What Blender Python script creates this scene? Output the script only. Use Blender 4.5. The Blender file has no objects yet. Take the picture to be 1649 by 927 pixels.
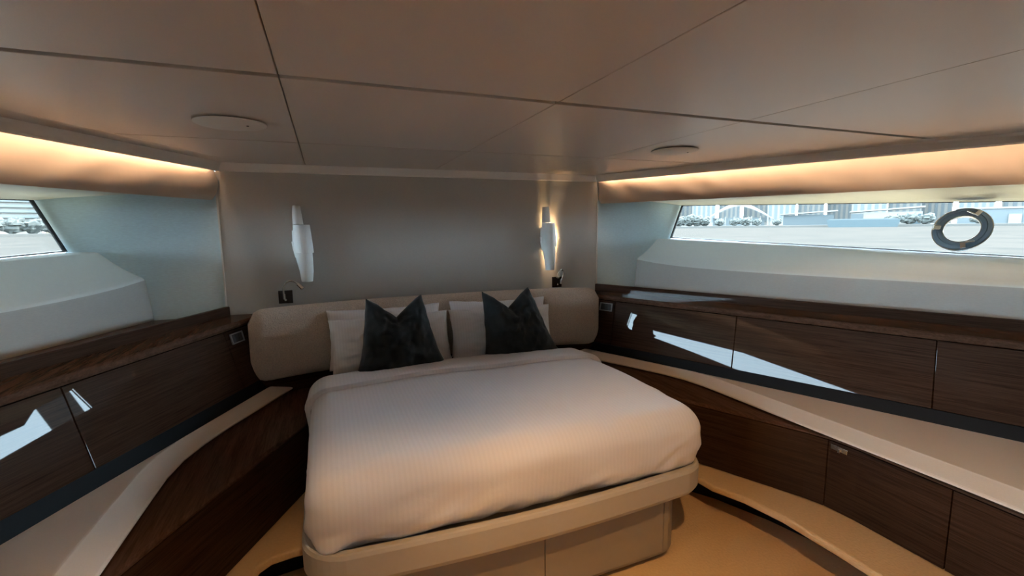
import bpy, math, random
from math import sin, cos, pi, sqrt, radians
from mathutils import Vector, Matrix, noise
random.seed(7)
SC = bpy.context.scene
COL = SC.collection

# ------------------------------------------------------------------ camera
EYE = 1.44                                   # camera height over the cabin floor
def Z(r): return r + EYE                     # heights measured from eye level
cam_d = bpy.data.cameras.new('camera'); cam = bpy.data.objects.new('camera', cam_d); COL.objects.link(cam)
cam_d.sensor_width = 36.0; cam_d.lens = 755.0 / 1649.0 * 36.0; cam_d.clip_start = 0.02; cam_d.clip_end = 3000
_yaw, _pit, _rol = radians(21.529), radians(7.382), radians(-0.624)
_f = Vector((sin(_yaw)*cos(_pit), cos(_yaw)*cos(_pit), -sin(_pit)))
_r = Vector((cos(_yaw), -sin(_yaw), 0)); _u = _r.cross(_f)
_r2 = _r*cos(_rol) + _u*sin(_rol); _u2 = _u*cos(_rol) - _r*sin(_rol)
_m = Matrix((_r2, _u2, -_f)).transposed().to_4x4(); _m.translation = Vector((-0.673, -3.049, EYE))
cam.matrix_world = _m
SC.camera = cam

# ------------------------------------------------------------------ sky, sun, exposure
world = bpy.data.worlds.new('sky'); SC.world = world; world.use_nodes = True
_bg = world.node_tree.nodes['Background']
_bg.inputs[0].default_value = (0.63, 0.84, 1.0, 1); _bg.inputs[1].default_value = 9.6
sun_d = bpy.data.lights.new('sun', 'SUN'); sun_d.energy = 5.0; sun_d.angle = radians(1.0); sun_d.color = (1, 0.95, 0.86)
sun = bpy.data.objects.new('sun', sun_d); COL.objects.link(sun)
sun.rotation_euler = Vector((-0.62, 0.30, -1.0)).to_track_quat('-Z', 'Y').to_euler()
SC.view_settings.view_transform = 'Standard'; SC.view_settings.look = 'None'
SC.view_settings.gamma = 1.0; SC.view_settings.use_curve_mapping = False
SC.view_settings.exposure = 2.1
try:
    SC.cycles.max_bounces = 12; SC.cycles.diffuse_bounces = 6; SC.cycles.glossy_bounces = 5
    SC.cycles.transparent_max_bounces = 12; SC.cycles.sample_clamp_indirect = 4.0
    SC.cycles.caustics_reflective = False; SC.cycles.caustics_refractive = False
except Exception:
    pass

# ------------------------------------------------------------------ materials
def _nt(name):
    m = bpy.data.materials.new(name); m.use_nodes = True
    nt = m.node_tree; return m, nt, nt.nodes['Principled BSDF']
def _coords(nt, scale):
    tc = nt.nodes.new('ShaderNodeTexCoord'); mp = nt.nodes.new('ShaderNodeMapping')
    mp.inputs['Scale'].default_value = scale; nt.links.new(tc.outputs['Object'], mp.inputs['Vector'])
    return mp.outputs['Vector']
def plain(name, col, rough=0.5, metal=0.0, spec=0.5):
    m, nt, b = _nt(name)
    b.inputs['Base Color'].default_value = (*col, 1); b.inputs['Roughness'].default_value = rough
    b.inputs['Metallic'].default_value = metal; b.inputs['Specular IOR Level'].default_value = spec
    v = _coords(nt, (9, 9, 9)); n = nt.nodes.new('ShaderNodeTexNoise'); n.inputs['Scale'].default_value = 3
    nt.links.new(v, n.inputs['Vector'])
    mr = nt.nodes.new('ShaderNodeMapRange'); mr.inputs['To Min'].default_value = max(0, rough-.03); mr.inputs['To Max'].default_value = min(1, rough+.03)
    nt.links.new(n.outputs['Fac'], mr.inputs['Value']); nt.links.new(mr.outputs['Result'], b.inputs['Roughness'])
    return m
def fabric(name, col, scale=(160, 160, 500), vary=0.12, bump=0.25, rough=0.85, sheen=0.0, dist=0.002, spec=0.3, detail=3, coat=0.0):
    m, nt, b = _nt(name)
    v = _coords(nt, scale); n = nt.nodes.new('ShaderNodeTexNoise')
    n.inputs['Scale'].default_value = 1.0; n.inputs['Detail'].default_value = detail
    nt.links.new(v, n.inputs['Vector'])
    mix = nt.nodes.new('ShaderNodeMix'); mix.data_type = 'RGBA'
    mix.inputs['A'].default_value = (*[c*(1-vary) for c in col], 1); mix.inputs['B'].default_value = (*[min(1, c*(1+vary)) for c in col], 1)
    nt.links.new(n.outputs['Fac'], mix.inputs['Factor']); nt.links.new(mix.outputs['Result'], b.inputs['Base Color'])
    bp = nt.nodes.new('ShaderNodeBump'); bp.inputs['Strength'].default_value = bump; bp.inputs['Distance'].default_value = dist
    nt.links.new(n.outputs['Fac'], bp.inputs['Height']); nt.links.new(bp.outputs['Normal'], b.inputs['Normal'])
    b.inputs['Roughness'].default_value = rough; b.inputs['Specular IOR Level'].default_value = spec
    if sheen: b.inputs['Sheen Weight'].default_value = sheen; b.inputs['Sheen Roughness'].default_value = 0.4
    if coat: b.inputs['Coat Weight'].default_value = coat; b.inputs['Coat Roughness'].default_value = 0.36; b.inputs['Coat IOR'].default_value = 1.55
    return m
def wood(name, dark, light, grain=(2.2, 2.2, 110), coat=0.42, coat_rough=0.015, rough=0.5, spec=0.0):
    m, nt, b = _nt(name)
    v = _coords(nt, grain); n = nt.nodes.new('ShaderNodeTexNoise')
    n.inputs['Scale'].default_value = 1.0; n.inputs['Detail'].default_value = 6; n.inputs['Roughness'].default_value = 0.65
    nt.links.new(v, n.inputs['Vector'])
    v2 = _coords(nt, tuple(4*g for g in grain)); n2 = nt.nodes.new('ShaderNodeTexNoise'); n2.inputs['Scale'].default_value = 1.0; n2.inputs['Detail'].default_value = 2
    nt.links.new(v2, n2.inputs['Vector'])
    add = nt.nodes.new('ShaderNodeMath'); add.operation = 'MULTIPLY_ADD'; add.inputs[1].default_value = 0.45
    nt.links.new(n2.outputs['Fac'], add.inputs[0]); nt.links.new(n.outputs['Fac'], add.inputs[2])
    cr = nt.nodes.new('ShaderNodeValToRGB')
    cr.color_ramp.elements[0].position = 0.52; cr.color_ramp.elements[0].color = (*dark, 1)
    cr.color_ramp.elements[1].position = 0.92; cr.color_ramp.elements[1].color = (*light, 1)
    nt.links.new(add.outputs['Value'], cr.inputs['Fac']); nt.links.new(cr.outputs['Color'], b.inputs['Base Color'])
    b.inputs['Roughness'].default_value = rough; b.inputs['Specular IOR Level'].default_value = spec
    b.inputs['Coat Weight'].default_value = coat; b.inputs['Coat Roughness'].default_value = coat_rough; b.inputs['Coat IOR'].default_value = 1.5
    return m
def emit(name, col, strength):
    m, nt, b = _nt(name)
    b.inputs['Base Color'].default_value = (*col, 1)
    b.inputs['Emission Color'].default_value = (*col, 1); b.inputs['Emission Strength'].default_value = strength
    return m
def striped(name, col, amp=0.014, pitch=0.017):
    m, nt, b = _nt(name)
    v = _coords(nt, (1, 1, 1)); w = nt.nodes.new('ShaderNodeTexWave'); w.wave_type = 'BANDS'; w.bands_direction = 'X'
    w.inputs['Scale'].default_value = 0.314/pitch; w.inputs['Distortion'].default_value = 0.25; w.inputs['Detail'].default_value = 1
    nt.links.new(v, w.inputs['Vector'])
    cr = nt.nodes.new('ShaderNodeMapRange'); cr.inputs['From Min'].default_value = 0.35; cr.inputs['From Max'].default_value = 0.65
    nt.links.new(w.outputs['Fac'], cr.inputs['Value'])
    mix = nt.nodes.new('ShaderNodeMix'); mix.data_type = 'RGBA'
    mix.inputs['A'].default_value = (*[c*(1-amp) for c in col], 1); mix.inputs['B'].default_value = (*[min(1, c*(1+amp)) for c in col], 1)
    nt.links.new(cr.outputs['Result'], mix.inputs['Factor']); nt.links.new(mix.outputs['Result'], b.inputs['Base Color'])
    rr = nt.nodes.new('ShaderNodeMapRange'); rr.inputs['To Min'].default_value = 0.72; rr.inputs['To Max'].default_value = 0.6
    nt.links.new(cr.outputs['Result'], rr.inputs['Value']); nt.links.new(rr.outputs['Result'], b.inputs['Roughness'])
    n = nt.nodes.new('ShaderNodeTexNoise'); n.inputs['Scale'].default_value = 14; n.inputs['Detail'].default_value = 4
    nt.links.new(v, n.inputs['Vector'])
    bp = nt.nodes.new('ShaderNodeBump'); bp.inputs['Strength'].default_value = 0.25; bp.inputs['Distance'].default_value = 0.012
    nt.links.new(n.outputs['Fac'], bp.inputs['Height']); nt.links.new(bp.outputs['Normal'], b.inputs['Normal'])
    b.inputs['Sheen Weight'].default_value = 0.1
    return m
def glass_mat(name, tint=(0.93, 0.97, 0.97), refl=0.06):
    m = bpy.data.materials.new(name); m.use_nodes = True; nt = m.node_tree
    nt.nodes.remove(nt.nodes['Principled BSDF']); out = nt.nodes['Material Output']
    t = nt.nodes.new('ShaderNodeBsdfTransparent'); t.inputs[0].default_value = (*tint, 1)
    g = nt.nodes.new('ShaderNodeBsdfGlossy'); g.inputs['Roughness'].default_value = 0.0
    fr = nt.nodes.new('ShaderNodeFresnel'); fr.inputs[0].default_value = 1.3
    mx = nt.nodes.new('ShaderNodeMixShader'); nt.links.new(fr.outputs[0], mx.inputs[0])
    nt.links.new(t.outputs[0], mx.inputs[1]); nt.links.new(g.outputs[0], mx.inputs[2]); nt.links.new(mx.outputs[0], out.inputs['Surface'])
    return m
def water_mat(name):
    m, nt, b = _nt(name)
    v = _coords(nt, (0.10, 0.10, 0.10)); n = nt.nodes.new('ShaderNodeTexNoise'); n.inputs['Scale'].default_value = 1.0; n.inputs['Detail'].default_value = 8; n.inputs['Roughness'].default_value = .7
    nt.links.new(v, n.inputs['Vector'])
    cr = nt.nodes.new('ShaderNodeValToRGB')
    cr.color_ramp.elements[0].position = 0.36; cr.color_ramp.elements[0].color = (.0215, .0195, .0175, 1)
    cr.color_ramp.elements[1].position = 0.56; cr.color_ramp.elements[1].color = (.0275, .0235, .0205, 1)  # light and dark of the waves painted into the matte base colour
    nt.links.new(n.outputs['Fac'], cr.inputs['Fac']); nt.links.new(cr.outputs['Color'], b.inputs['Base Color'])
    bp = nt.nodes.new('ShaderNodeBump'); bp.inputs['Strength'].default_value = 0.6; bp.inputs['Distance'].default_value = 0.5
    nt.links.new(n.outputs['Fac'], bp.inputs['Height']); nt.links.new(bp.outputs['Normal'], b.inputs['Normal'])
    b.inputs['Roughness'].default_value = 0.9; b.inputs['Specular IOR Level'].default_value = 0.0
    return m

M = dict(
    ceiling=fabric('ceiling_fabric', (0.57, 0.51, 0.465), (260, 420, 300), 0.05, 0.4, rough=0.42, dist=0.001, spec=0.6, coat=1.0),
    cornice=fabric('cornice_leather', (0.85, 0.83, 0.80), (40, 40, 40), 0.03, 0.1, rough=0.55),
    wallfab=fabric('wall_fabric', (0.48, 0.465, 0.435), (70, 70, 420), 0.09, 0.2),
    slate=fabric('slate_linen', (0.57, 0.71, 0.765), (50, 50, 420), 0.18, 0.25, sheen=0.25),
    sill=fabric('sill_leather', (0.66, 0.685, 0.66), (60, 60, 60), 0.03, 0.08, rough=0.5),
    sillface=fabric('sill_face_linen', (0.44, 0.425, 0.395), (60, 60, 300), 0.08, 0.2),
    soffit=fabric('soffit_leather', (0.62, 0.62, 0.57), (60, 60, 60), 0.03, 0.05, rough=0.45),
    valance=fabric('valance_suede', (0.62, 0.52, 0.44), (7, 7, 3), 0.10, 0.15, rough=0.8, dist=0.02),
    bench=fabric('bench_leather', (0.68, 0.60, 0.52), (220, 220, 220), 0.04, 0.15, rough=0.6),
    boucle=fabric('headboard_boucle', (0.58, 0.475, 0.385), (150, 150, 150), 0.3, 1.0, rough=0.95, dist=0.006),
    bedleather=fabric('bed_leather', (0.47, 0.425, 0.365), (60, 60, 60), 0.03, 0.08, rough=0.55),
    bedleather_shaded=fabric('bed_leather_shaded', (0.34, 0.295, 0.245), (60, 60, 60), 0.03, 0.08, rough=0.6),  # bed leather again, the shade on the base darkened into its colour
    carpet=fabric('carpet', (0.72, 0.51, 0.29), (90, 90, 90), 0.10, 0.5, rough=0.95, dist=0.004),
    linen=striped('white_striped_linen', (0.74, 0.725, 0.745)),
    sheet=fabric('white_sheet', (0.70, 0.68, 0.68), (25, 25, 25), 0.02, 0.2, dist=0.004),
    pillow=striped('pillow_linen', (0.78, 0.77, 0.79), 0.02, 0.015),
    velvet=fabric('charcoal_velvet', (0.014, 0.0165, 0.0175), (40, 40, 22), 0.55, 0.5, rough=0.8, sheen=0.22, dist=0.003),
    wood=wood('walnut_gloss', (0.030, 0.0155, 0.0105), (0.070, 0.037, 0.0245)),
    woodlow=wood('walnut_satin', (0.024, 0.0125, 0.0085), (0.056, 0.029, 0.019), coat=0.3, coat_rough=0.08),
    woodtop=wood('walnut_top', (0.060, 0.031, 0.020), (0.115, 0.061, 0.040), grain=(60, 3, 60), coat_rough=0.03),
    black=plain('black_reveal', (0.007, 0.008, 0.010), 0.6, spec=.15),
    rubber=plain('black_gasket', (0.012, 0.013, 0.014), 0.5),
    ring=plain('porthole_ring_grey', (0.15, 0.21, 0.27), 0.4),
    chrome=plain('chrome', (0.82, 0.80, 0.77), 0.22, 1.0),
    bronze=plain('dark_bronze', (0.035, 0.020, 0.014), 0.25, 0.3),
    plaster=plain('white_plaster', (0.74, 0.75, 0.74), 0.6),
    whitetrim=plain('white_trim', (0.68, 0.67, 0.64), 0.4),
    disc=plain('speaker_white', (0.66, 0.67, 0.66), 0.4),
    socket=plain('socket_dark', (0.02, 0.022, 0.026), 0.5),
    led=emit('led_strip_glow', (1.0, 0.71, 0.46), 6.3),
    bulb=emit('bulb_glow', (1.0, 0.64, 0.32), 150.0),
    bulboff=plain('bulb_frosted', (0.75, 0.75, 0.73), 0.3),
    lens=emit('downlight_lens_glow', (1.0, 0.66, 0.38), 3.0),
    hull=plain('hull_lining', (0.30, 0.30, 0.30), 0.6),
    glass=glass_mat('window_glass'),
    water=water_mat('sea_water'),
)

# ------------------------------------------------------------------ mesh helpers
def link(name, verts, faces, mat, parent=None, smooth=False, bevel=0.0, seg=2, sharp=50):
    me = bpy.data.meshes.new(name); me.from_pydata([tuple(v) for v in verts], [], faces); me.validate()
    import bmesh
    bm = bmesh.new(); bm.from_mesh(me); bmesh.ops.recalc_face_normals(bm, faces=bm.faces); bm.to_mesh(me); bm.free()
    o = bpy.data.objects.new(name, me); COL.objects.link(o)
    me.materials.append(M[mat] if isinstance(mat, str) else mat)
    if smooth: me.polygons.foreach_set('use_smooth', [True]*len(me.polygons)); me.set_sharp_from_angle(angle=radians(sharp))
    if parent: o.parent = parent
    if bevel:
        b = o.modifiers.new('bevel', 'BEVEL'); b.width = bevel; b.segments = seg; b.limit_method = 'ANGLE'; b.angle_limit = radians(40)
    return o
def tag(o, label, cat, group=None, kind=None):
    o['label'] = label; o['category'] = cat
    if group: o['group'] = group
    if kind: o['kind'] = kind
    return o
def struct(o, label=None, cat=None):
    o['kind'] = 'structure'
    if label: o['label'] = label
    if cat: o['category'] = cat
    return o
def empty(name, loc=(0, 0, 0), parent=None):
    o = bpy.data.objects.new(name, None); COL.objects.link(o); o.location = loc; o.empty_display_size = 0.05
    if parent: o.parent = parent
    return o
def loft(rings, closed=True, caps=True):
    n = len(rings[0]); v = [p for r in rings for p in r]; f = []
    for i in range(len(rings)-1):
        for j in range(n if closed else n-1):
            a = i*n+j; b = i*n+(j+1) % n
            f.append((a, b, b+n, a+n))
    if caps and closed:
        f.append(tuple(range(n))); f.append(tuple((len(rings)-1)*n+j for j in range(n)))
    return v, f
def hexa(p):   # 8 corners: bottom ring 0..3, top ring 4..7
    return p, [(0, 1, 2, 3), (4, 5, 6, 7), (0, 1, 5, 4), (1, 2, 6, 5), (2, 3, 7, 6), (3, 0, 4, 7)]
def boxm(x0, x1, y0, y1, z0, z1):
    return hexa([(x0, y0, z0), (x1, y0, z0), (x1, y1, z0), (x0, y1, z0), (x0, y0, z1), (x1, y0, z1), (x1, y1, z1), (x0, y1, z1)])
def prism(poly, z0, z1):
    n = len(poly)
    return [(x, y, z0) for x, y in poly] + [(x, y, z1) for x, y in poly], \
        [tuple(range(n)), tuple(range(n, 2*n))] + [(i, (i+1) % n, (i+1) % n+n, i+n) for i in range(n)]
def tube(pts, r, seg=10):
    pts = [Vector(p) for p in pts]; rr = r if isinstance(r, (list, tuple)) else [r]*len(pts); rings = []
    for i, p in enumerate(pts):
        t = (pts[min(i+1, len(pts)-1)] - pts[max(i-1, 0)]).normalized()
        a = t.cross(Vector((0, 1, 0.01))).normalized(); b = t.cross(a)
        rings.append([p + (a*cos(2*pi*k/seg) + b*sin(2*pi*k/seg))*rr[i] for k in range(seg)])
    return loft(rings)
def join(parts):
    V, F = [], []
    for v, f in parts:
        k = len(V); V += list(v); F += [tuple(i+k for i in q) for q in f]
    return V, F
def lathe(prof, seg=40, axis=None):
    rings = [[(r*cos(2*pi*k/seg), r*sin(2*pi*k/seg), z) for k in range(seg)] for r, z in prof]
    return loft(rings)
def interp(poly, y):       # x of a plan polyline [(x, y)...] with y falling
    for (xa, ya), (xb, yb) in zip(poly, poly[1:]):
        if ya >= y >= yb: return xa + (xb-xa)*(ya-y)/(ya-yb)
    return poly[-1][0] if y < poly[-1][1] else poly[0][0]
def stations(y0, y1, n): return [y0 + (y1-y0)*i/(n-1) for i in range(n)]
AFT = -4.2
SIDES = ((-1, 'left'), (1, 'right'))

# ------------------------------------------------------------------ the room shell
floor = struct(link('floor', *boxm(-3.8, 3.8, AFT, 0.05, -0.05, 0.0), 'carpet'), 'tan carpeted cabin floor', 'floor')
wf = struct(link('wall_front', *boxm(-1.215, 1.215, 0.0, 0.04, 0.0, Z(.39)), 'wallfab'), 'grey fabric bulkhead behind the headboard', 'wall')
for s, nm in SIDES:
    # outboard slate linen panels carry the bulkhead on to the hull
    out = [(1.222, .3), (1.80, .3), (1.900, Z(-.11)), (2.011, Z(.16)), (2.12, Z(.39)), (1.222, Z(.39))]
    link('linen_panel', *loft([[(s*x, y, z) for x, z in out] for y in (.006, .04)]), 'slate', wf)
    link('edge_strip', *boxm(min(s*1.214, s*1.222), max(s*1.214, s*1.222), -0.004, 0.03, Z(-.48), Z(.32)), 'whitetrim', wf)
link('cornice_band', *boxm(-1.20, 1.20, -0.022, 0.0, Z(.322), Z(.372)), 'cornice', wf, bevel=0.006)
wb = struct(link('wall_back', *boxm(-3.8, 3.8, AFT-.05, AFT, 0, Z(.39)), 'wallfab'))
dr = struct(link('door_1', *boxm(-.42, .42, AFT, AFT+.03, 0.02, 1.76), 'woodlow', bevel=.004))
link('door_handle', *tube([(.33, AFT+.03, .95), (.33, AFT+.07, .95), (.22, AFT+.07, .95)], .009), 'chrome', dr)

# hull lines  |x| = a + b|y|
def HX(a, b, y): return a + b*abs(y)
def btop_z(y): q = abs(y); return -.108 - .02*q - .020*q*q if q < 2.4 else -.108-.048-.1152-.116*(q-2.4)
def ridge_z(y): q = abs(y); return -.254 - .055*(1-math.exp(-q/.3)) + .004*q
def wtop_z(y): return .158 - .030*abs(y)
def wbot_z(y): return -.098 - .045*abs(y)
def wtop_x(y): return 1.993 + .4*abs(y)
def wbot_x(y): return 1.888 + .4*abs(y)
YS = stations(0.004, AFT, 29)
for s, nm in SIDES:
    # hull skin with the long window opening left out
    low = [[(s*(wbot_x(y)+.01), y, Z(wbot_z(y)-.004)), (s*(wbot_x(y)+.06), y, Z(wbot_z(y)-.004)), (s*(wbot_x(y)-.1), y, -.05), (s*(wbot_x(y)-.16), y, -.05)] for y in YS]
    w = struct(link('wall_'+nm, *loft(low), 'hull'), 'padded hull side below and above the %s window' % nm, 'wall')
    up = [[(s*(wtop_x(y)-.01), y, Z(wtop_z(y)+.004)), (s*(wtop_x(y)+.06), y, Z(wtop_z(y)+.004)), (s*(wtop_x(y)+.16), y, Z(.42)), (s*(wtop_x(y)+.09), y, Z(.42))] for y in YS]
    link('upper_skin', *loft(up), 'hull', w)
    # padded sill: sloping top, rounded ridge, upright face
    rings = []; frings = []
    for y in YS:
        bx, rx, fx = HX(1.77, .4, y), HX(1.587, .4, y), HX(1.565, .395, y)
        bz, rz = btop_z(y), ridge_z(y)
        d1 = Vector((bx-rx, bz-rz)).normalized(); d2 = Vector((fx-rx, -.49-rz)).normalized()
        R = .014
        P1 = Vector((rx, rz)) + d1*R; P2 = Vector((rx, rz)) + d2*R; P0 = Vector((rx, rz))
        arc = [P1*(1-t)**2 + P0*2*t*(1-t) + P2*t*t for t in (0, .25, .5, .75, 1)]
        sag = [(bx*(1-t)+P1.x*t, bz*(1-t)+P1.y*t - .012*sin(pi*t)) for t in (.25, .5, .75)]
        prof = [(wbot_x(y)+.008, wbot_z(y)-.006), (bx+.02, bz+.004), (bx, bz-.001)] + sag + [(p.x, p.y) for p in arc] + [(fx, -.492), (wbot_x(y)+.008, -.492)]
        rings.append([(s*px, y, Z(pz)) for px, pz in prof])
        fprof = [(arc[3].x-.0015, arc[3].y+.0006), (arc[4].x-.0022, arc[4].y), (fx-.0022, -.490), (fx+.012, -.490), (arc[4].x+.012, arc[4].y), (arc[3].x+.006, arc[3].y)]
        frings.append([(s*px, y, Z(pz)) for px, pz in fprof])
    link('sill_face', *loft(frings), 'sillface', w)
    link('padded_sill', *loft(rings), 'sill', w, smooth=True, sharp=30)
    # soffit over the window
    rings = []
    for y in YS:
        px = HX(1.235, .52, y); wx = wtop_x(y)
        prof = [(px, .186), (px*.55+wx*.45, .196-.006*abs(y)), (px*.15+wx*.85, wtop_z(y)+.013), (wx-.004, wtop_z(y)), (wx, wtop_z(y)+.03), (px, .215)]
        rings.append([(s*a, y, Z(b)) for a, b in prof])
    link('window_soffit', *loft(rings), 'soffit', w, smooth=False)

# ------------------------------------------------------------------ ceiling: backing with separate fabric panels
ceil = struct(link('ceiling', *boxm(-4.0, 4.0, AFT-.05, 0.05, Z(.392), Z(.43)), 'black'), 'beige fabric panelled cabin ceiling with dark seams', 'ceiling')
def cedge(y): return 1.175 + .455*abs(y)         # where the panelling meets the cornice
def pedge(y): return cedge(y) - .125
rows = [(-0.01, -.7700, 0), (-.7785, -1.7145, 0), (-1.7425, -2.9, 0), (-2.906, AFT, 0)]
GX = .0016
for (ya, yb, _) in rows:
    for c in range(4):
        def xl(y): return [-pedge(y), -.757+GX, GX, .757+GX][c]
        def xr(y): return [-.757-GX, -GX, .757-GX, pedge(y)][c]
        link('ceiling_panel', *hexa([(xl(ya), ya, Z(.37)), (xr(ya), ya, Z(.37)), (xr(yb), yb, Z(.37)), (xl(yb), yb, Z(.37)),
             (xl(ya), ya, Z(.393)), (xr(ya), ya, Z(.393)), (xr(yb), yb, Z(.393)), (xl(yb), yb, Z(.393))]), 'ceiling', ceil, bevel=.0012, seg=1)
for s, nm in SIDES:
    rings = [[(s*pedge(y), y, Z(.37)), (s*cedge(y), y, Z(.37)), (s*cedge(y), y, Z(.393)), (s*pedge(y), y, Z(.393))] for y in stations(-.01, AFT, 15)]
    link('ceiling_border', *loft(rings), 'ceiling', ceil)

# ------------------------------------------------------------------ cornices, LED coves, valances
for i, (s, nm) in enumerate(SIDES):
    ys = stations(-.022, AFT, 20)
    rings = []
    for y in ys:
        a, b = cedge(y), HX(1.185, .435, y)
        rings.append([(s*(a-.004), y, Z(.372)), (s*(b-.002), y, Z(.329)), (s*b, y, Z(.322)), (s*(b+.014), y, Z(.322)), (s*(b+.016), y, Z(.386)), (s*(a-.004), y, Z(.386))])
    t = struct(link('trim_%d' % (i+1), *loft(rings), 'cornice'), 'pale cornice band below the ceiling on the %s side' % nm, 'cornice')
    rings = []
    for y in stations(-.06, AFT+.02, 20):
        b = HX(1.205, .435, y)
        rings.append([(s*b, y, Z(.356)), (s*(b+.006), y, Z(.356)), (s*(b+.006), y, Z(.368)), (s*b, y, Z(.368))])
    tag(link('led_strip', *loft(rings), 'led'), 'warm glowing light strip hidden in the %s ceiling cove' % nm, 'light strip')
    # soft fabric valance over the window, gently puckered
    nz = 9; outer, inner = [], []
    ys = stations(-.012, AFT+.01, 150)
    rings = []
    for k, y in enumerate(ys):
        ring_o, ring_i = [], []
        for j in range(nz):
            t = j/(nz-1); z = .384*(1-t) + .166*t
            env = sin(pi*min(1, t*1.0))**.6
            wv = .016*noise.noise(Vector((y*3.2 + t*1.6, t*1.2, s*3.7))) + .013*noise.noise(Vector((y*9.5+t*2.6, t*1.6, s*9.1)))
            x = HX(1.222, .52, y) + .012*sin(pi*t) * -1 + wv*env + (.012*max(0, t-.85)/.15)
            ring_o.append((s*x, y, Z(z + .004*noise.noise(Vector((y*5, 2, s)))*t)))
            ring_i.append((s*(x+.012), y, Z(z)))
        rings.append(ring_o + ring_i[::-1])
    tag(link('window_valance', *loft(rings), 'valance', smooth=True), 'warm lit suede valance above the %s window' % ('left' if s < 0 else 'long right'), 'valance')

# ------------------------------------------------------------------ windows
def wpt(s, y, t, off=0.0):          # point on the glass, t=0 sill .. 1 head
    x = wbot_x(y)*(1-t) + wtop_x(y)*t; z = wbot_z(y)*(1-t) + wtop_z(y)*t
    return Vector((s*(x+off), y, Z(z)))
for i, (s, nm) in enumerate(SIDES):
    y0, y1 = -.004, AFT
    pane = [[wpt(s, y, 0, .012), wpt(s, y, 1, .012)] for y in stations(y0, y1, 12)]
    wv, wfc = loft(pane, closed=False, caps=False)
    win = struct(link('window_%d' % (i+1), wv, wfc, 'glass'), 'long raked hull window on the %s with sea view' % nm, 'window')
    def strip(t0, t1, ya, yb, n=12):
        return loft([[wpt(s, y, t0, .002), wpt(s, y, t1, .002), wpt(s, y, t1, .018), wpt(s, y, t0, .018)] for y in stations(ya, yb, n)])
    link('gasket', *strip(.0, .022, y0, y1), 'rubber', win)
    link('gasket', *strip(.985, 1.0, y0, y1), 'rubber', win)
    link('gasket', *strip(0, 1, y0, y0-.006, 2), 'rubber', win)
    if s < 0: continue
    # round opening port
    cy = -1.557
    c = wpt(s, cy, .46, -.004)
    ex = (wpt(s, cy-.1, .46) - wpt(s, cy+.1, .46)).normalized(); ez = (wpt(s, cy, 1)-wpt(s, cy, 0)).normalized(); en = ex.cross(ez).normalized()
    if en.x*s > 0: en = -en        # towards the cabin
    def ringmesh(prof, seg=56):
        return loft([[c + (ex*cos(2*pi*k/seg)+ez*sin(2*pi*k/seg))*r + en*h for r, h in prof] for k in range(seg)] + [[c + ex*r + en*h for r, h in prof]], closed=True, caps=False)
    pr = link('porthole_ring', *ringmesh([(.076, -.012), (.076, .012), (.080, .017), (.096, .019), (.097, .015), (.099, .015), (.100, .019), (.114, .016), (.118, .006), (.118, -.012)]), 'ring', win, smooth=False)
    pr['label'] = 'dark grey round opening port'
    link('outer_bead', *ringmesh([(.118, -.01), (.118, .008), (.1215, .008), (.1215, -.01)]), 'chrome', pr)
    link('inner_bead', *ringmesh([(.073, -.01), (.073, .013), (.0762, .013), (.0762, -.01)]), 'chrome', pr)
    for ang, lev in ((205-25, 0), (-75, 1), (62, 1)):
        a = radians(ang) if s > 0 else radians(180-ang)
        er = ex*(1 if (ex.y < 0) else -1)*cos(a) + ez*sin(a); et = -ex*(1 if (ex.y < 0) else -1)*sin(a) + ez*cos(a)
        def lb(r0, r1, t0, t1, h0, h1):
            return hexa([c+er*r0+et*t0+en*h0, c+er*r1+et*t0+en*h0, c+er*r1+et*t1+en*h0, c+er*r0+et*t1+en*h0,
                         c+er*r0+et*t0+en*h1, c+er*r1+et*t0+en*h1, c+er*r1+et*t1+en*h1, c+er*r0+et*t1+en*h1])
        parts = [lb(.084, .116, -.011, .011, .017, .028)]
        if lev: parts.append(lb(.082, .090, .008, .046, .024, .031))
        else: parts += [lb(.088, .112, -.014, -.0115, .017, .034), lb(.088, .112, .0115, .014, .017, .034)]
        link('latch', *join(parts), 'chrome', pr, bevel=.0015)

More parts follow.
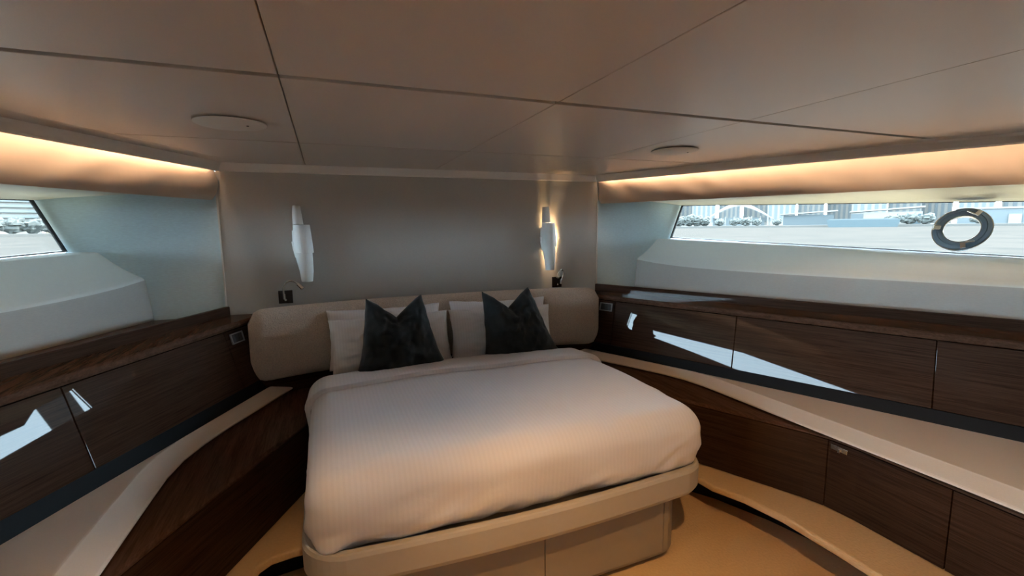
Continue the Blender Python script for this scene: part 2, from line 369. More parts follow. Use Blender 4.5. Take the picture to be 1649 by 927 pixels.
# ------------------------------------------------------------------ side joinery
_S = 1
NB = {-1: .470, 1: .428}
def nose(y): return HX(1.01, NB[_S], y)
def dface(y, z=-.519): return HX(1.03, NB[_S]-.002, y) - (.075 if _S > 0 else .094)*(-.519-z)/.291   # doors lean: foot inboard
def upx(y): return HX(1.20, .478, y)
P = [(.81, .0), (.98, -.34), (1.13, -.64), (1.20, -.80), (1.245, -.94), (1.265, -1.08), (1.272, -1.3), (1.285, -1.8), (1.30, -2.2), (1.33, AFT)]
Q = [(.47, .0), (.86, -.78), (1.11, -1.27), (1.235, -1.53), (1.297, -1.66), (1.328, -1.75), (1.338, -1.86), (1.338, AFT)]
SEAM_UP = [.0, .328, 1.070, 1.853, 2.62, 3.4, 4.15]
SEAM_LOW = [.02, 1.742, 2.177, 2.62, 3.1, 3.6, 4.19]
for s, nm in SIDES:
    _S = s
    # worktop with rounded nosing and upstand
    ct = empty('countertop', (s*1.3, -.3, Z(-.5)))
    tag(ct, 'glossy walnut worktop with raised rail along the %s side' % nm, 'worktop')
    def ring(y):
        n = nose(y); b = HX(1.66, .41, y)
        arc = [(n+.0175-.0175*cos(a), -.4985+.0175*sin(a)) for a in (-pi/2, -pi/4, 0, pi/4, pi/2)]
        return [(s*px, y, Z(pz)) for px, pz in arc + [(b, -.481), (b, -.516)]]
    o = link('worktop_board', *loft([ring(y) for y in stations(-.004, AFT, 15)]), 'woodtop', ct)
    o.matrix_parent_inverse = Matrix.Translation(-ct.location)
    rings = [[(s*upx(y), y, Z(-.482)), (s*upx(y), y, Z(-.434)), (s*(upx(y)+.004), y, Z(-.430)), (s*(upx(y)+.022), y, Z(-.430)), (s*(upx(y)+.026), y, Z(-.434)), (s*(upx(y)+.026), y, Z(-.482))] for y in stations(-.006, AFT, 15)]
    o = link('rail', *loft(rings), 'wood', ct); o.matrix_parent_inverse = Matrix.Translation(-ct.location)
    # upper cabinet
    cb = empty('wall_cabinet', (s*1.5, -.5, Z(-.85))); inv = Matrix.Translation(-cb.location)
    tag(cb, 'glossy dark walnut cabinet run below the %s worktop' % nm, 'cabinet')
    DB = -.81
    rings = [[(s*(dface(y)+.022), y, Z(-.517)), (s*(dface(y, DB)+.022), y, Z(DB-.005)), (s*(dface(y)+.36), y, Z(DB-.005)), (s*(dface(y)+.36), y, Z(-.517))] for y in (-.004, AFT)]
    link('body', *loft(rings), 'black', cb).matrix_parent_inverse = inv
    for k in range(len(SEAM_UP)-1):
        ya, yb = -SEAM_UP[k]-.0022, -SEAM_UP[k+1]+.0022
        if k == 0: ya = -.006
        p = []
        for z in (DB, -.519):
            rk = .036*(-.519-z)/.291                  # seams rake with the leaning doors
            qa, qb = (ya if k == 0 else ya-rk), yb-rk
            p += [(s*dface(qa, z), qa, Z(z)), (s*dface(qb, z), qb, Z(z)), (s*(dface(qb, z)+.02), qb, Z(z)), (s*(dface(qa, z)+.02), qa, Z(z))]
        link('end_panel' if k == 0 else 'door', *hexa(p), 'wood', cb, bevel=.0012, seg=2).matrix_parent_inverse = inv
    # plinth strip under the doors
    rings = [[(s*(dface(y, DB)+.012), y, Z(DB-.006)), (s*(dface(y, DB)-.015), y, Z(-.868)), (s*(dface(y, DB)-.02), y, Z(-.90)), (s*(dface(y, DB)+.10), y, Z(-.90)), (s*(dface(y, DB)+.10), y, Z(DB-.006))] for y in (-.02, AFT)]
    link('plinth', *loft(rings), 'black', cb).matrix_parent_inverse = inv
    # upholstered bench ledge
    rings = []
    for y in stations(-.03, AFT, 61):
        p = interp(P, y); b = max(dface(y, -.81)-.018, p+.03); w_ = min(.085, (b-p)*.9)
        prof = [(b, -.902), (b, -.868), (p+w_+.006, -.866), (p+w_, -.8665), (p+w_-.006, -.869), (p+.006, -.893), (p, -.897), (p+.001, -.904)]
        rings.append([(s*a, y, Z(c)) for a, c in prof])
    tag(link('bench_cushion', *loft(rings), 'bench'), 'beige upholstered ledge along the %s side, widening away from the bed' % nm, 'bench')
    # lower cabinet
    lc = empty('base_cabinet', (s*1.4, -1.5, Z(-1.25))); inv = Matrix.Translation(-lc.location)
    tag(lc, 'dark walnut base cabinet curving beside the bed on the %s' % nm, 'cabinet')
    ys = sorted(set([y for _, y in Q] + stations(-.02, -2.2, 45) + [AFT]), reverse=True); ys = [y for y in ys if y <= -.02]
    rings = [[(s*(interp(Q, y)+.02), y, Z(-.93)), (s*(interp(Q, y)+.02), y, Z(-1.25)), (s*(interp(Q, y)+.5), y, Z(-1.25)), (s*(interp(Q, y)+.5), y, Z(-.93))] for y in ys]
    link('body', *loft(rings), 'black', lc).matrix_parent_inverse = inv
    rings = [[(s*(interp(Q, y)-.002), y, Z(-.934)), (s*(interp(Q, y)-.003), y, Z(-.926)), (s*(interp(Q, y)+.012), y, Z(-.918)), (s*(max(interp(P, y)+.10, interp(Q, y)+.1)), y, Z(-.914)), (s*(max(interp(P, y)+.10, interp(Q, y)+.1)), y, Z(-.934))] for y in ys]
    link('top_ledge', *loft(rings), 'woodtop', lc).matrix_parent_inverse = inv
    rings = [[(s*(interp(P, y)+.035), y, Z(-.9145)), (s*(interp(P, y)+.035), y, Z(-.904)), (s*(interp(P, y)+.095), y, Z(-.904)), (s*(interp(P, y)+.095), y, Z(-.9145))] for y in ys if y < -.1]
    link('shadow_gap', *loft(rings), 'black', lc).matrix_parent_inverse = inv
    for k in range(len(SEAM_LOW)-1):
        ya, yb = -SEAM_LOW[k]-.002, -SEAM_LOW[k+1]+.002
        yy = [ya] + [y for y in ys if yb+.004 < y < ya-.004] + [yb]
        rings = [[(s*interp(Q, y), y, Z(-.939)), (s*interp(Q, y), y, Z(-1.246)), (s*(interp(Q, y)+.018), y, Z(-1.246)), (s*(interp(Q, y)+.018), y, Z(-.939))] for y in yy]
        d = link('curved_panel' if k == 0 else 'door', *loft(rings), 'woodlow', lc, bevel=.001); d.matrix_parent_inverse = inv
        if k == 1:
            xx = interp(Q, -1.78)
            lt = link('latch', *join([boxm(min(s*(xx-.004), s*xx), max(s*(xx-.004), s*xx), -1.822, -1.752, Z(-.972), Z(-.952)),
                                boxm(min(s*(xx-.010), s*(xx-.004)), max(s*(xx-.010), s*(xx-.004)), -1.795, -1.784, Z(-.975), Z(-.960))]), 'chrome', d, bevel=.001)
            lt['label'] = 'small chrome flush latch'
    # carpeted step overhanging a dark toe recess
    S = [(.0, -1.15), (.86, -1.152), (.935, -1.165), (.975, -1.20), (.985, -1.28), (1.0, -1.42), (1.06, -1.556), (1.095, -1.72), (1.105, -1.95), (1.105, AFT)]
    poly = [(s*x, y) for x, y in S] + [(s*1.6, AFT), (s*1.6, -1.9), (s*1.2, 0.0), (0.0, 0.0)]
    st = link('step', *prism(poly, Z(-1.285), Z(-1.25)), 'carpet', floor, bevel=.012, seg=3)
    Rz = [(s*x, y) for x, y in [(.0, -.98), (.72, -.98), (1.0, -1.02), (1.17, -1.28), (1.27, -1.52), (1.32, -1.7), (1.33, -1.95), (1.33, AFT)]]
    link('riser', *prism(Rz + [(s*1.6, AFT), (s*1.6, -1.9), (s*1.2, -.02), (0.0, -.02)], 0.0, Z(-1.285)), 'black', floor)

# socket plates on the end panels
for s, nm in SIDES:
    _S = s; t = Vector((s*.452, -1, 0)).normalized(); nrm = Vector((-s, -.452, .26)).normalized(); up = nrm.cross(t).normalized(); up = up if up.z > 0 else -up
    yy = -.262 if s < 0 else -.270
    c = Vector((s*dface(yy, -.562), yy, Z(-.562)))
    so = empty('power_socket', c); tag(so, 'small dark power socket on the end panel of the %s cabinet' % nm, 'socket')
    def blk(a0, a1, b0, b1, h0, h1):
        q = lambda a, b, h: t*a + up*b + nrm*h
        return hexa([q(a0, b0, h0), q(a1, b0, h0), q(a1, b1, h0), q(a0, b1, h0), q(a0, b0, h1), q(a1, b0, h1), q(a1, b1, h1), q(a0, b1, h1)])
    link('frame', *join([blk(-.050, .050, .022, .028, 0, .008), blk(-.050, .050, -.028, -.022, 0, .008), blk(-.050, -.043, -.022, .022, 0, .008), blk(.043, .050, -.022, .022, 0, .008)]), plain('socket_frame', (.26, .26, .265), .5), so, bevel=.001)
    for k in range(3):
        link('switch_key', *blk(-.041+k*.028, -.015+k*.028, -.02, .02, .001, .005), 'socket', so, bevel=.0008)

# ------------------------------------------------------------------ wall lamps
def shell(levels, depth, thick=.005, seg=14, back=.0):
    """half round plaster shell; levels (z, xl, xr, depth factor)"""
    out = []
    for z, a, b, k in levels:
        cx_, rx = (a+b)/2, (b-a)/2; d = depth*k
        o = [(cx_ - rx*cos(pi*i/seg), -back - d*sin(pi*i/seg)**.8, z) for i in range(seg+1)]
        inn = [(cx_ - (rx-thick)*cos(pi*i/seg), -back - max(.001, d-thick)*sin(pi*i/seg)**.8, z) for i in range(seg, -1, -1)]
        out.append(o + inn)
    return loft(out)
def px(zpx, a, b, k): q = .00077; return ((400-zpx)*q, (a-265)*q, (b-265)*q, k)
def sconce(x, z, lit, label):
    sc = empty('wall_sconce', (x, 0, z)); tag(sc, label, 'wall lamp', 'plaster sconces on the bulkhead')
    link('back_plate', *boxm(-.018, .018, -.02, 0, -.06, .05), 'plaster', sc)
    link('arm', *boxm(-.012, .012, -.06, -.018, -.02, .0), 'plaster', sc)
    link('upper_shell', *shell([px(113, 212, 266, .70), px(180, 206, 273, .82), px(256, 205, 281, .92)], .062, back=.018), 'plaster', sc, smooth=False, bevel=.002)
    link('middle_shell', *shell([px(257, 205, 324, .95), px(300, 204, 328, .98), px(380, 203, 335, 1.0), px(470, 208, 341, 1.02)], .066, back=.018), 'plaster', sc, bevel=.002)
    link('lower_shell', *shell([px(440, 204, 331, .86), px(520, 214, 332, .88), px(610, 233, 331, .82), px(690, 241, 322, .70)], .066, back=.018), 'plaster', sc, bevel=.002)
    link('side_wing', *shell([px(298, 196, 250, .5), px(384, 195, 250, .5)], .05, back=.010), 'plaster', sc, bevel=.0015)
    link('side_wing', *shell([px(382, 188, 250, .55), px(440, 194, 250, .55), px(505, 208, 250, .5)], .05, back=.012), 'plaster', sc, bevel=.0015)
    v, f = lathe([(.001, -.035), (.009, -.03), (.011, 0), (.009, .03), (.001, .035)], 14)
    b = link('bulb', [(a, bb-.042, c) for a, bb, c in v], f, 'bulb' if lit else 'bulboff', sc, smooth=True)
sconce(-.80, Z(-.083), False, 'unlit white plaster wall lamp left of the bed')
sconce(.80, Z(-.083), True, 'lit white plaster wall lamp glowing warm, right of the bed')

def reading_lamp(x, z, pts, label):
    rl = empty('reading_lamp', (x, 0, z)); tag(rl, label, 'reading lamp', 'bronze reading lamps on the bulkhead')
    link('wall_plate', *boxm(-.038, .038, -.010, 0, -.038, .038), 'bronze', rl, bevel=.002)
    link('switch_knob', *tube([(.0, -.010, -.016), (.0, -.020, -.016)], .006), 'chrome', rl)
    link('neck_collar', *tube([(pts[0][0], -.018, -.012), (pts[0][0], -.018, .020)], .008), 'chrome', rl)
    P3 = [Vector((a, -.018-.05*i/(len(pts)-1), b)) for i, (a, b) in enumerate(pts)]
    sm = []
    for i in range(len(P3)-1):
        p0 = P3[max(i-1, 0)]; p1 = P3[i]; p2 = P3[i+1]; p3 = P3[min(i+2, len(P3)-1)]
        for k in range(5):
            t = k/5
            sm.append(.5*((2*p1) + (p2-p0)*t + (2*p0-5*p1+4*p2-p3)*t*t + (3*p1-p0-3*p2+p3)*t**3))
    sm.append(P3[-1])
    link('gooseneck', *tube(sm, .0056), 'chrome', rl, smooth=True)
    d = (P3[-1]-P3[-2]).normalized()
    link('lamp_head', *tube([P3[-1]-d*.012, P3[-1]-d*.010, P3[-1]+d*.028, P3[-1]+d*.03], [.008, .0105, .013, .012]), 'chrome', rl)
reading_lamp(-.911, Z(-.394), [(-.006, .0), (-.008, .045), (.004, .082), (.030, .098), (.060, .092), (.080, .072)], 'chrome gooseneck reading lamp left of the bed bending right')
reading_lamp(.880, Z(-.400), [(.025, .0), (.036, .045), (.034, .078), (.016, .095), (-.002, .088), (-.016, .066)], 'chrome gooseneck reading lamp right of the bed bending left')

# ------------------------------------------------------------------ ceiling fittings
for s, nm in SIDES:
    sp = empty('ceiling_speaker', (s*.955, -1.13, Z(.37))); tag(sp, 'round pale ceiling speaker disc on the %s' % nm, 'speaker', 'round ceiling discs')
    v, f = lathe([(.001, -.016), (.06, -.015), (.10, -.011), (.111, -.007), (.112, -.004), (.001, -.003)], 56)
    link('disc', v, f, 'disc', sp, smooth=True)
    v, f = lathe([(.001, -.004), (.100, -.004), (.100, .0), (.001, .0)], 40)
    link('backing_ring', v, f, 'black', sp)
    link('status_dot', *tube([(.055, -.03, -.0165), (.055, -.03, -.0145)], .004), 'socket', sp)
for (x, y, e, sz, nm) in ((-.62, -2.30, 6.8, 96, 'left'), (.12, -2.56, 12.0, 96, 'right')):
    dl = empty('downlight', (x, y, Z(.37))); tag(dl, 'warm recessed ceiling downlight aft on the %s' % nm, 'downlight', 'recessed downlights')
    v, f = lathe([(.026, -.001), (.026, -.004), (.040, -.004), (.042, .0)], 32); link('bezel', v, f, 'chrome', dl)
    v, f = lathe([(.001, -.0015), (.026, -.0015), (.026, -.0005), (.001, -.0005)], 24); link('lens', v, f, 'lens', dl)
    ld = bpy.data.lights.new('downlight_beam', 'SPOT'); ld.energy = e; ld.color = (1.0, .56, .23); ld.spot_size = radians(sz); ld.spot_blend = .5; ld.shadow_soft_size = .025
    lo = bpy.data.objects.new('downlight_beam', ld); COL.objects.link(lo); lo.parent = dl; lo.location = (0, 0, -.012)
    if nm == 'right': lo.rotation_euler = Vector((.55, .42, -1.8)).to_track_quat('-Z', 'Y').to_euler()

# ------------------------------------------------------------------ bed
def rrect(hw, y0, y1, rf, seg=10, rb=.02, bow=0.0):
    """plan outline, front (y0, lower) corners radius rf, front edge bowed by bow"""
    pts = []
    for k in range(seg+1):
        a = pi + (pi/2)*k/seg; pts.append((-hw+rf+rf*cos(a), y0+rf+rf*sin(a)))
    for k in range(1, 10):
        t = k/10; pts.append((-(hw-rf)*(1-2*t), y0 - bow*sin(pi*t)))
    for k in range(seg+1):
        a = -pi/2 + (pi/2)*k/seg; pts.append((hw-rf+rf*cos(a), y0+rf+rf*sin(a)))
    pts += [(hw, y1), (-hw, y1)]
    return pts
bed = empty('bed', (0, -.9, 0)); inv = Matrix.Translation(-bed.location)
tag(bed, 'double bed with beige leather base against the headboard', 'bed')
link('plinth_base', *prism(rrect(.722, -1.548, -.12, .13, bow=.008), .03, .322), 'bedleather_shaded', bed, bevel=.003).matrix_parent_inverse = inv
link('toe_strip', *prism(rrect(.69, -1.515, -.14, .12), .0, .03), 'black', bed).matrix_parent_inverse = inv
xs = [-.600, -.5145, .037, .601]
def front(x): return -1.548 - .008*sin(pi*(x+.592)/1.184)
for a, b in ((-.513, .0355), (.0395, .6015)):
    n = 8; X = [a+(b-a)*i/n for i in range(n+1)]
    rings = [[(x, front(x)-.006, .045), (x, front(x)-.006, .318), (x, front(x)+.01, .318), (x, front(x)+.01, .045)] for x in X]
    link('drawer_front', *loft(rings), 'bedleather_shaded', bed, bevel=.002).matrix_parent_inverse = inv
for a, b in ((-.592, -.517), (.6050, .630)):
    X = [a, b]; rings = [[(x, front(x)-.005, .045), (x, front(x)-.005, .318), (x, front(x)+.01, .318), (x, front(x)+.01, .045)] for x in X]
    link('corner_panel', *loft(rings), 'bedleather_shaded', bed, bevel=.002).matrix_parent_inverse = inv
oo = rrect(.802, -1.625, -.12, .155, bow=.028); ii = rrect(.770, -1.593, -.12, .13, bow=.028); ob = rrect(.765, -1.59, -.12, .13, bow=.024); o2 = rrect(.796, -1.619, -.12, .15, bow=.028)
mid = rrect(.792, -1.615, -.12, .15, bow=.028)
rings = [[(*p, .318) for p in ob], [(*p, .326) for p in mid], [(*p, .345) for p in oo], [(*p, .425) for p in oo], [(*p, .436) for p in o2], [(*p, .440) for p in mid], [(*p, .438) for p in ii], [(*p, .37) for p in ii]]
link('mattress_tray', *loft(rings), 'bedleather', bed, smooth=False).matrix_parent_inverse = inv

def rbox_grid(hx, hy, hz, r, nx, ny, nz):
    """closed rounded box as a grid cube pushed to a rounded shape"""
    idx = {}; V = []; F = []
    def pt(i, j, k):
        key = (i, j, k)
        if key not in idx:
            p = Vector((hx*(2*i/nx-1), hy*(2*j/ny-1), hz*(2*k/nz-1)))
            q = Vector((max(-hx+r[0], min(hx-r[0], p.x)), max(-hy+r[1], min(hy-r[1], p.y)), max(-hz+r[2], min(hz-r[2], p.z))))
            d = p-q; e = Vector((d.x/r[0], d.y/r[1], d.z/r[2]))
            m = max(abs(e.x), abs(e.y), abs(e.z))
            if e.length > 1e-9: e = e.normalized()*m
            idx[key] = len(V); V.append(q + Vector((e.x*r[0], e.y*r[1], e.z*r[2])))
        return idx[key]
    for i in range(nx):
        for j in range(ny):
            for k in (0, nz): F.append((pt(i, j, k), pt(i+1, j, k), pt(i+1, j+1, k), pt(i, j+1, k)))
    for i in range(nx):
        for k in range(nz):
            for j in (0, ny): F.append((pt(i, j, k), pt(i+1, j, k), pt(i+1, j, k+1), pt(i, j, k+1)))
    for j in range(ny):
        for k in range(nz):
            for i in (0, nx): F.append((pt(i, j, k), pt(i, j+1, k), pt(i, j+1, k+1), pt(i, j, k+1)))
    return V, F
# mattress showing at the head
v, f = rbox_grid(.70, .66, .10, (.08, .08, .06), 20, 20, 8)
tag(link('mattress', [(p.x, p.y-.85, p.z+.525) for p in v], f, 'sheet', smooth=True), 'mattress in a cream sheet showing beside the pillows', 'mattress')
# duvet tucked round the mattress
def duvet_shape(p):
    x, y, z = p
    top = max(0, min(1, (z-.50)/.10))
    side = 1-top
    w = .010*noise.noise(Vector((x*2.3, y*2.3, 0))) * top
    foot = max(0, min(1, (-1.15-y)/.35))
    w += foot*top*.010*noise.noise(Vector((x*5-y*3, y*9, 4)))
    dx = side*(.020*noise.noise(Vector((3, y*7, z*5))) + .006*noise.noise(Vector((9, y*19+z*8, z*9))))*(1 if x > 0 else -1) * min(1, abs(x)/.6)
    dy = 0
    if y < -1.4:
        dy = -side*(.016*noise.noise(Vector((x*5+z*6, 1, z*7))) + .012*noise.noise(Vector((x*13-z*18, 5, z*12))))
        cr = max(0, abs(x)-.62)/.15
        dy += side*.015*sin(z*60+abs(x)*40)*min(1, cr)*.5
        dx += side*.010*sin(z*55+y*50)*min(1, cr)*(1 if x > 0 else -1)*.6
    dome = .018*(1-(x/.78)**2)*top + .012*sin(max(0, min(1, (y+1.6)/1.1))*pi)*top
    tuck = -.010*max(0, (.46-z)/.06)
    sx = 1 + tuck/.78
    return (x*sx + dx, y + dy - (tuck if y < -1.3 else 0), z + w + dome)
v, f = rbox_grid(.782, .56, .137, (.085, .10, .095), 72, 60, 16)
tag(link('duvet', [duvet_shape((p.x, p.y-1.052, p.z+.536)) for p in v], f, 'linen', smooth=True), 'white satin striped duvet tucked over the bed', 'duvet')
# turned-down sheet band
rings = []
prof_n = 60
def duvet_section(y, off):
    out = []
    hx, r, zt, zb = .782+off, .085+off, .673+off, .46
    path = [(-hx, zb), (-hx, .52)]
    for k in range(9): a = pi - (pi/2)*k/8; path.append((-hx+r+r*cos(a), zt-.095+(.095)*sin(a)))
    for k in range(1, 24): path.append((-(hx-r)+2*(hx-r)*k/24, zt))
    for k in range(9): a = pi/2 - (pi/2)*k/8; path.append((hx-r+r*cos(a), zt-.095+(.095)*sin(a)))
    path += [(hx, .52), (hx, zb)]
    for x, z in path:
        q = duvet_shape((x, y, z)); out.append((q[0], y + .008*noise.noise(Vector((x*2.2, 7, 1))) + .03*x*0, q[2]))
    return out
fy = [-.505, -.512, -.53, -.60, -.68, -.735, -.752, -.757]; fo = [.001, .012, .018, .020, .024, .027, .022, .002]
outer = [duvet_section(y, o) for y, o in zip(fy, fo)]
tag(link('folded_sheet', *loft(outer, closed=False, caps=False), 'linen', smooth=True), 'turned-down white sheet band across the bed in front of the pillows', 'sheet')

# headboard: long boucle cushion with ends curving forward
hb_n, hb_m = 72, 26
def hb_path(u):
    x = 1.085*u; q = abs(x)
    return x, -.085 - .115*(q/.95)**2.6
front_v, back_v = [], []
for i in range(hb_n+1):
    u = -1 + 2*i/hb_n; x, y = hb_path(u)
    _, ya = hb_path(u-.01); _, yb = hb_path(u+.01); tg = Vector((.0217, yb-ya, 0)).normalized(); nr = Vector((tg.y, -tg.x, 0))
    for j in range(hb_m+1):
        w = -1 + 2*j/hb_m
        # squarish rounded outline
        eu = max(0, (abs(u)-.925)/.075); lim = 1 - .36*(1-sqrt(max(0, 1-eu*eu)))
        zc = .815; zh = .202
        zz = zc + zh*w*lim
        e1 = max(0, (abs(w)-.72)/.28); e2 = max(0, (abs(u)-.95)/.05)
        bul = sqrt(max(0, 1-min(1, e1*e1+e2*e2)))
        front_v.append(Vector((x, y, zz)) + nr*(.035*bul + .015*(1-w*w)*(bul)))
        back_v.append(Vector((x, y, zz)) - nr*(.03*bul))
V = front_v + back_v; off = len(front_v); F = []
for i in range(hb_n):
    for j in range(hb_m):
        a = i*(hb_m+1)+j; b = a+1; c = a+hb_m+2; d = a+hb_m+1
        F.append((a, b, c, d)); F.append((a+off, d+off, c+off, b+off))
for i in range(hb_n):
    for j in (0, hb_m):
        a = i*(hb_m+1)+j; d = a+hb_m+1; F.append((a, d, d+off, a+off))
for j in range(hb_m):
    for i in (0, hb_n):
        a = i*(hb_m+1)+j; F.append((a, a+1, a+1+off, a+off))
tag(link('headboard', V, F, 'boucle', smooth=True), 'curved beige boucle headboard cushion behind the pillows', 'headboard')

bb = [hb_path(-.97+1.94*i/24) for i in range(25)]
tagged = link('backboard', *loft([[(x, y+.012, .20), (x, y+.012, .66), (x, y+.030, .66), (x, y+.030, .20)] for x, y in bb]), 'woodlow', bpy.data.objects['headboard'])
# pillows
def pillow(name, w, h, t, loc, tilt, yaw, roll, mat, label, cat, group, seed, shape=None, n=44):
    fr, bk = [], []
    for i in range(n+1):
        for j in range(n+1):
            u = -1+2*i/n; v = -1+2*j/n
            k = (max(0, (1-u*u))*max(0, (1-v*v)))
            if shape: x, z = shape(u, v)
            else:
                x = w/2*u*(1-.05*(1-v*v)); z = h/2*v*(1-.07*(1-u*u))
            th = t/2*k**.42
            wr = .14*noise.noise(Vector((u*2.2, v*2.2, seed)))+.12*noise.noise(Vector((u*5, v*5, seed+3)))+.06*noise.noise(Vector((u*11-v*4, v*9, seed+5)))
            rim = .010*noise.noise(Vector((u*4, v*4, seed+8)))
            if shape: wr *= 1.05; th *= 1 - .45*max(0, v-.2)*max(0, 1-abs(u)*2.2)
            fr.append((x + rim*.4, -th*(1+wr*1.6)-.002, z + rim*.5)); bk.append((x + rim*.4, th*(.8+wr), z + rim*.5))
    off = len(fr); F = []
    for i in range(n):
        for j in range(n):
            a = i*(n+1)+j; b = a+1; c = a+n+2; d = a+n+1
            F.append((a, b, c, d)); F.append((a+off, d+off, c+off, b+off))
    edge = [i*(n+1) for i in range(n+1)] + [n*(n+1)+j for j in range(1, n+1)] + [i*(n+1)+n for i in range(n-1, -1, -1)] + [j for j in range(n-1, 0, -1)]
    for q in range(len(edge)):
        a, b = edge[q], edge[(q+1) % len(edge)]; F.append((a, b, b+off, a+off))
    o = link(name, fr+bk, F, mat, smooth=True)
    o.location = loc; o.rotation_euler = (radians(-tilt), radians(roll), radians(yaw))
    return tag(o, label, cat, group)
G1 = 'white pillows against the headboard'
pillow('pillow', .66, .35, .15, (-.365, -.215, .805), 9, 0, 0, 'pillow', 'white pillow at the back left, its top edge peeking above', 'pillow', G1, 1)
pillow('pillow', .66, .35, .15, (.355, -.215, .803), 9, 0, 1, 'pillow', 'white pillow at the back right against the headboard', 'pillow', G1, 2)
pillow('pillow', .68, .325, .18, (-.345, -.335, .786), 17, 0, -1, 'pillow', 'white striped pillow in front on the left, behind a dark cushion', 'pillow', G1, 3)
pillow('pillow', .68, .322, .18, (.335, -.33, .785), 17, 0, 1, 'pillow', 'white striped pillow in front on the right, behind a dark cushion', 'pillow', G1, 4)
def chop(skew):
    def f(u, v):
        t = (v+1)/2
        hw = .150 + .075*(1-t)**1.1 + .032*(1-t)**7
        z = -.215 + .43*t
        notch = .118*(1-abs(u))**1.15*t**3
        return u*hw + skew*t, z - notch + .01*u*u*(1-t)**4
    return f
G2 = 'charcoal velvet cushions on the bed'
pillow('cushion', .5, .43, .20, (-.325, -.488, .862), 15, 0, -1, 'velvet', 'charcoal velvet cushion with chopped top on the left', 'cushion', G2, 11, chop(-.012))
pillow('cushion', .5, .43, .20, (.385, -.468, .862), 15, 0, -2, 'velvet', 'charcoal velvet cushion with chopped top on the right', 'cushion', G2, 12, chop(-.055))

# ------------------------------------------------------------------ outside: sea and far shores
SEA = -0.55
struct(link('sea', *boxm(-900, 900, -900, 900, SEA-.05, SEA), 'water'), 'pale rippled sea outside the windows', 'sea')['kind'] = 'stuff'
def ext(col, r=.8): return plain('far_%d' % random.randrange(10**6), col, r, spec=.05)
E_ = dict(white=ext((.080, .072, .064)), blue=ext((.046, .050, .051)), glass=ext((.034, .038, .039), .8), quay=ext((.040, .036, .032)), teal=ext((.028, .035, .037)), tree=fabric('far_foliage', (.022, .023, .020), (1, 1, 1), .3, .2), trunk=ext((.08, .07, .06)), pink=ext((.078, .064, .053)), tan=ext((.078, .062, .042)), palegl=ext((.055, .060, .060), .8))
def shore(az, dist):         # compass bearing from the bow, distance from the cabin
    a = radians(az); return Vector((sin(a)*dist, cos(a)*dist, 0)), -a
def ebox(w, d, h, z0=0, x0=0, y0=0): return boxm(x0-w/2, x0+w/2, y0-d/2, y0+d/2, z0, z0+h)
def ext_thing(name, az, dist, label, cat, group=None):
    p, r = shore(az, dist); o = empty(name, (p.x, p.y, SEA + (0 if name == 'barge' else 1.4 if az < 0 else 1.3))); o.rotation_euler[2] = r
    return tag(o, label, cat, group)
def tower(az, dist, w, h, n, label, base='white', strip='blue'):
    t = ext_thing('tower_block', az, dist, label, 'building', 'far tower blocks')
    link('wall', *ebox(w, 14, h, 0), E_[base], t)
    for k in range(n):
        link('window_strip', *ebox(w/n*.5, .6, h-5, 4, -w/2+w/n*(k+.5), -7.1), E_[strip], t)
    link('roof_box', *ebox(w*.4, 6, 3, h), E_[base], t)
def tree(az, dist, r, h, label, group):
    t = ext_thing('tree', az, dist, label, 'tree', group)
    link('trunk', *tube([(0, 0, 0), (0, 0, h*.6)], r*.1, 6), E_['trunk'], t)
    lobes = []
    for q in range(6):
        an = q*2.4; rr = r*(.62-.04*q) if q else r*.7; off = Vector((cos(an)*r*.62*(q > 0), sin(an)*r*.35*(q > 0), h + r*.28*((q*5) % 4 - 1.2)*.6)); sd = random.random()*50
        rings = []
        for i in range(8):
            a = -pi/2 + pi*i/7
            ring = []
            for k in range(12):
                d = Vector((cos(a)*cos(2*pi*k/12), cos(a)*sin(2*pi*k/12), sin(a)*.85))
                ring.append(d*rr*(1+.55*noise.noise(d*2.2+Vector((sd, 0, 0)))) + off)
            rings.append(ring)
        lobes.append(loft(rings))
    link('crown', *join(lobes), E_['tree'], t)
ORD = ['first', 'second', 'third', 'fourth', 'fifth', 'sixth', 'seventh', 'eighth', 'ninth', 'tenth', 'eleventh', 'twelfth', 'thirteenth', 'fourteenth', 'fifteenth', 'sixteenth']
# starboard shore
def bank(name, a0, a1, d0, depth, z0, z1, mat, label, cat):
    pts = [shore(a0+(a1-a0)*k/24, d0)[0] for k in range(25)] + [shore(a1-(a1-a0)*k/24, d0+depth)[0] for k in range(25)]
    return tag(link(name, *prism([(p.x, p.y) for p in pts], z0, z1), E_[mat]), label, cat)
bank('embankment', 30, 92, 330, 300, SEA, SEA+1.3, 'quay', 'long stone embankment at the waterline beyond the right window', 'embankment')
azs = [36.5, 39.0, 41.6, 43.8, 46.4, 49.0, 51.4, 54.0, 56.4, 58.8, 61.4, 63.6, 66.2, 69.0, 72.0, 75.0]
for k, a in enumerate(azs):
    tower(a, 560+30*(k % 3), 22+1.5*((k*7) % 4), 70+12*((k*5) % 4), 5, 'pale tower block with window strips, %s from the left on the right shore' % ORD[k], 'white', 'blue')
st = ext_thing('arena_hall', 47.4, 410, 'white swooping roof arena hall on the right shore', 'building')
rings = []
for i in range(21):
    u = -1+2*i/20; h = 15*(1-abs(u)**1.5)+3.5
    rings.append([(u*26, -12, h*.82-.5), (u*26, 12, h-.5), (u*26, 12, h+.3), (u*26, -12, h*.82+.3)])
link('roof', *loft(rings), E_['white'], st); link('glass_front', *ebox(36, 14, 6, 0), E_['palegl'], st)
for k in range(8): link('column', *ebox(.8, .8, 7, 0, -21+6*k, -9), E_['white'], st)
ph = ext_thing('pavilion', 53.9, 395, 'dark glazed pavilion under a flat slanting roof', 'building')
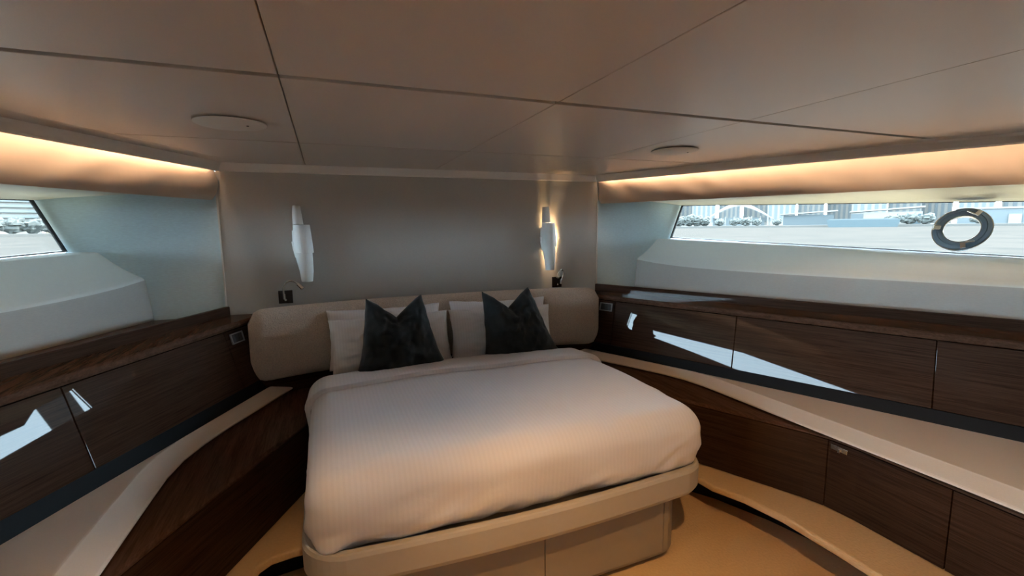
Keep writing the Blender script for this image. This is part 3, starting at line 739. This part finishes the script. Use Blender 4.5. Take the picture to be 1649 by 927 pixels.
link('glass_wall', *ebox(30, 12, 7.0, 0), E_['glass'], ph); link('roof', *hexa([(-17, -8, 7.2), (17, -8, 9), (17, 8, 9), (-17, 8, 7.2), (-17, -8, 7.8), (17, -8, 10.0), (17, 8, 10.0), (-17, 8, 7.8)]), E_['white'], ph)
h2 = ext_thing('terminal_hall', 60.2, 372, 'long white terminal hall beside the barge', 'building')
link('wall', *ebox(34, 14, 7.4, 0), E_['white'], h2); link('roof', *hexa([(-18, -8, 7.5), (18, -8, 9.6), (18, 8, 9.6), (-18, 8, 7.5), (-18, -8, 8.2), (18, -8, 10.6), (18, 8, 10.6), (-18, 8, 8.2)]), E_['white'], h2)
link('dark_bay', *ebox(6, 2, 6.6, 0, -14, -6.6), E_['glass'], h2); link('dark_bay', *ebox(5, 2, 6, 0, 14, -6.6), E_['teal'], h2)
bg_ = ext_thing('barge', 58.5, 318, 'long teal moored barge at the quay', 'barge')
link('hull', *hexa([(-15, -3, 0), (15, -3, 0), (15, 3, 0), (-15, 3, 0), (-16, -3, 4.0), (16, -3, 4.0), (16, 3, 4.0), (-16, 3, 4.0)]), E_['teal'], bg_); link('deck_rail', *ebox(30, 5, .5, 4.0), E_['blue'], bg_)
lh = ext_thing('quay_shed', 67.8, 380, 'low grey blue shed behind the porthole', 'building')
link('wall', *ebox(34, 12, 8, 0), E_['blue'], lh); link('roof', *ebox(36, 13, 1, 8), E_['white'], lh); link('door_bay', *ebox(5, 1, 5, 0, 6, -6.2), E_['white'], lh)
for k, (a, r, h) in enumerate([(41.3, 4.6, 5.6), (42.3, 5.4, 6.4), (43.2, 4.8, 6.0), (44.0, 4.2, 4.6), (45.6, 3.2, 3.6), (47.1, 3.4, 3.8), (48.2, 3.8, 4.0), (49.3, 3.0, 3.4), (51.2, 2.8, 3.2), (60.8, 4.0, 5.0), (62.0, 4.4, 5.4), (63.2, 4.0, 5.0), (66.6, 3.6, 4.6)]):
    tree(a, 352, r, r*.8, 'hazy round tree on the right embankment, %s from the left' % ORD[k], 'trees along the right shore')
# port shore
bank('promenade', -52, -12, 300, 300, SEA, SEA+1.4, 'quay', 'pale promenade wall at the waterline beyond the left window', 'embankment')
ht = ext_thing('hotel', -25.4, 400, 'white hotel block with long pale blue balcony bands', 'building')
link('wall', *ebox(26, 14, 46, 0), E_['white'], ht)
for k in range(12): link('balcony_band', *ebox(24.5, 1.6, 1.5, 9+3*k, 0, -7.4), E_['palegl'], ht)
for k in range(12): link('dark_window', *ebox(3.4, .6, 1.2, 10.4+3*k-.9, -11, -8.2), E_['glass'], ht)
h3 = ext_thing('apartment_house', -22.4, 410, 'pinkish apartment house with dark windows right of the hotel', 'building')
link('wall', *ebox(13, 12, 44, 0), E_['pink'], h3)
for k in range(9):
    for x in (-3.2, 1.4): link('window', *ebox(2.0, .5, 1.6, 14+3.2*k, x, -6.1), E_['glass'], h3)
h4 = ext_thing('kiosk_house', -22.6, 380, 'small yellow tan house among the trees on the left shore', 'building')
link('wall', *ebox(9, 8, 11, 0), E_['tan'], h4); link('roof', *ebox(10, 9, .8, 11), E_['white'], h4)
for k, (a, r, h) in enumerate([(-28.2, 5.0, 5.2), (-26.6, 5.6, 5.8), (-25.3, 5.2, 5.4), (-24.1, 4.8, 5.2), (-22.9, 4.0, 4.8), (-21.8, 3.8, 4.6)]):
    tree(a, 330, r, r*.8, 'hazy tree on the left promenade, %s from the left' % ORD[k], 'trees along the left shore')
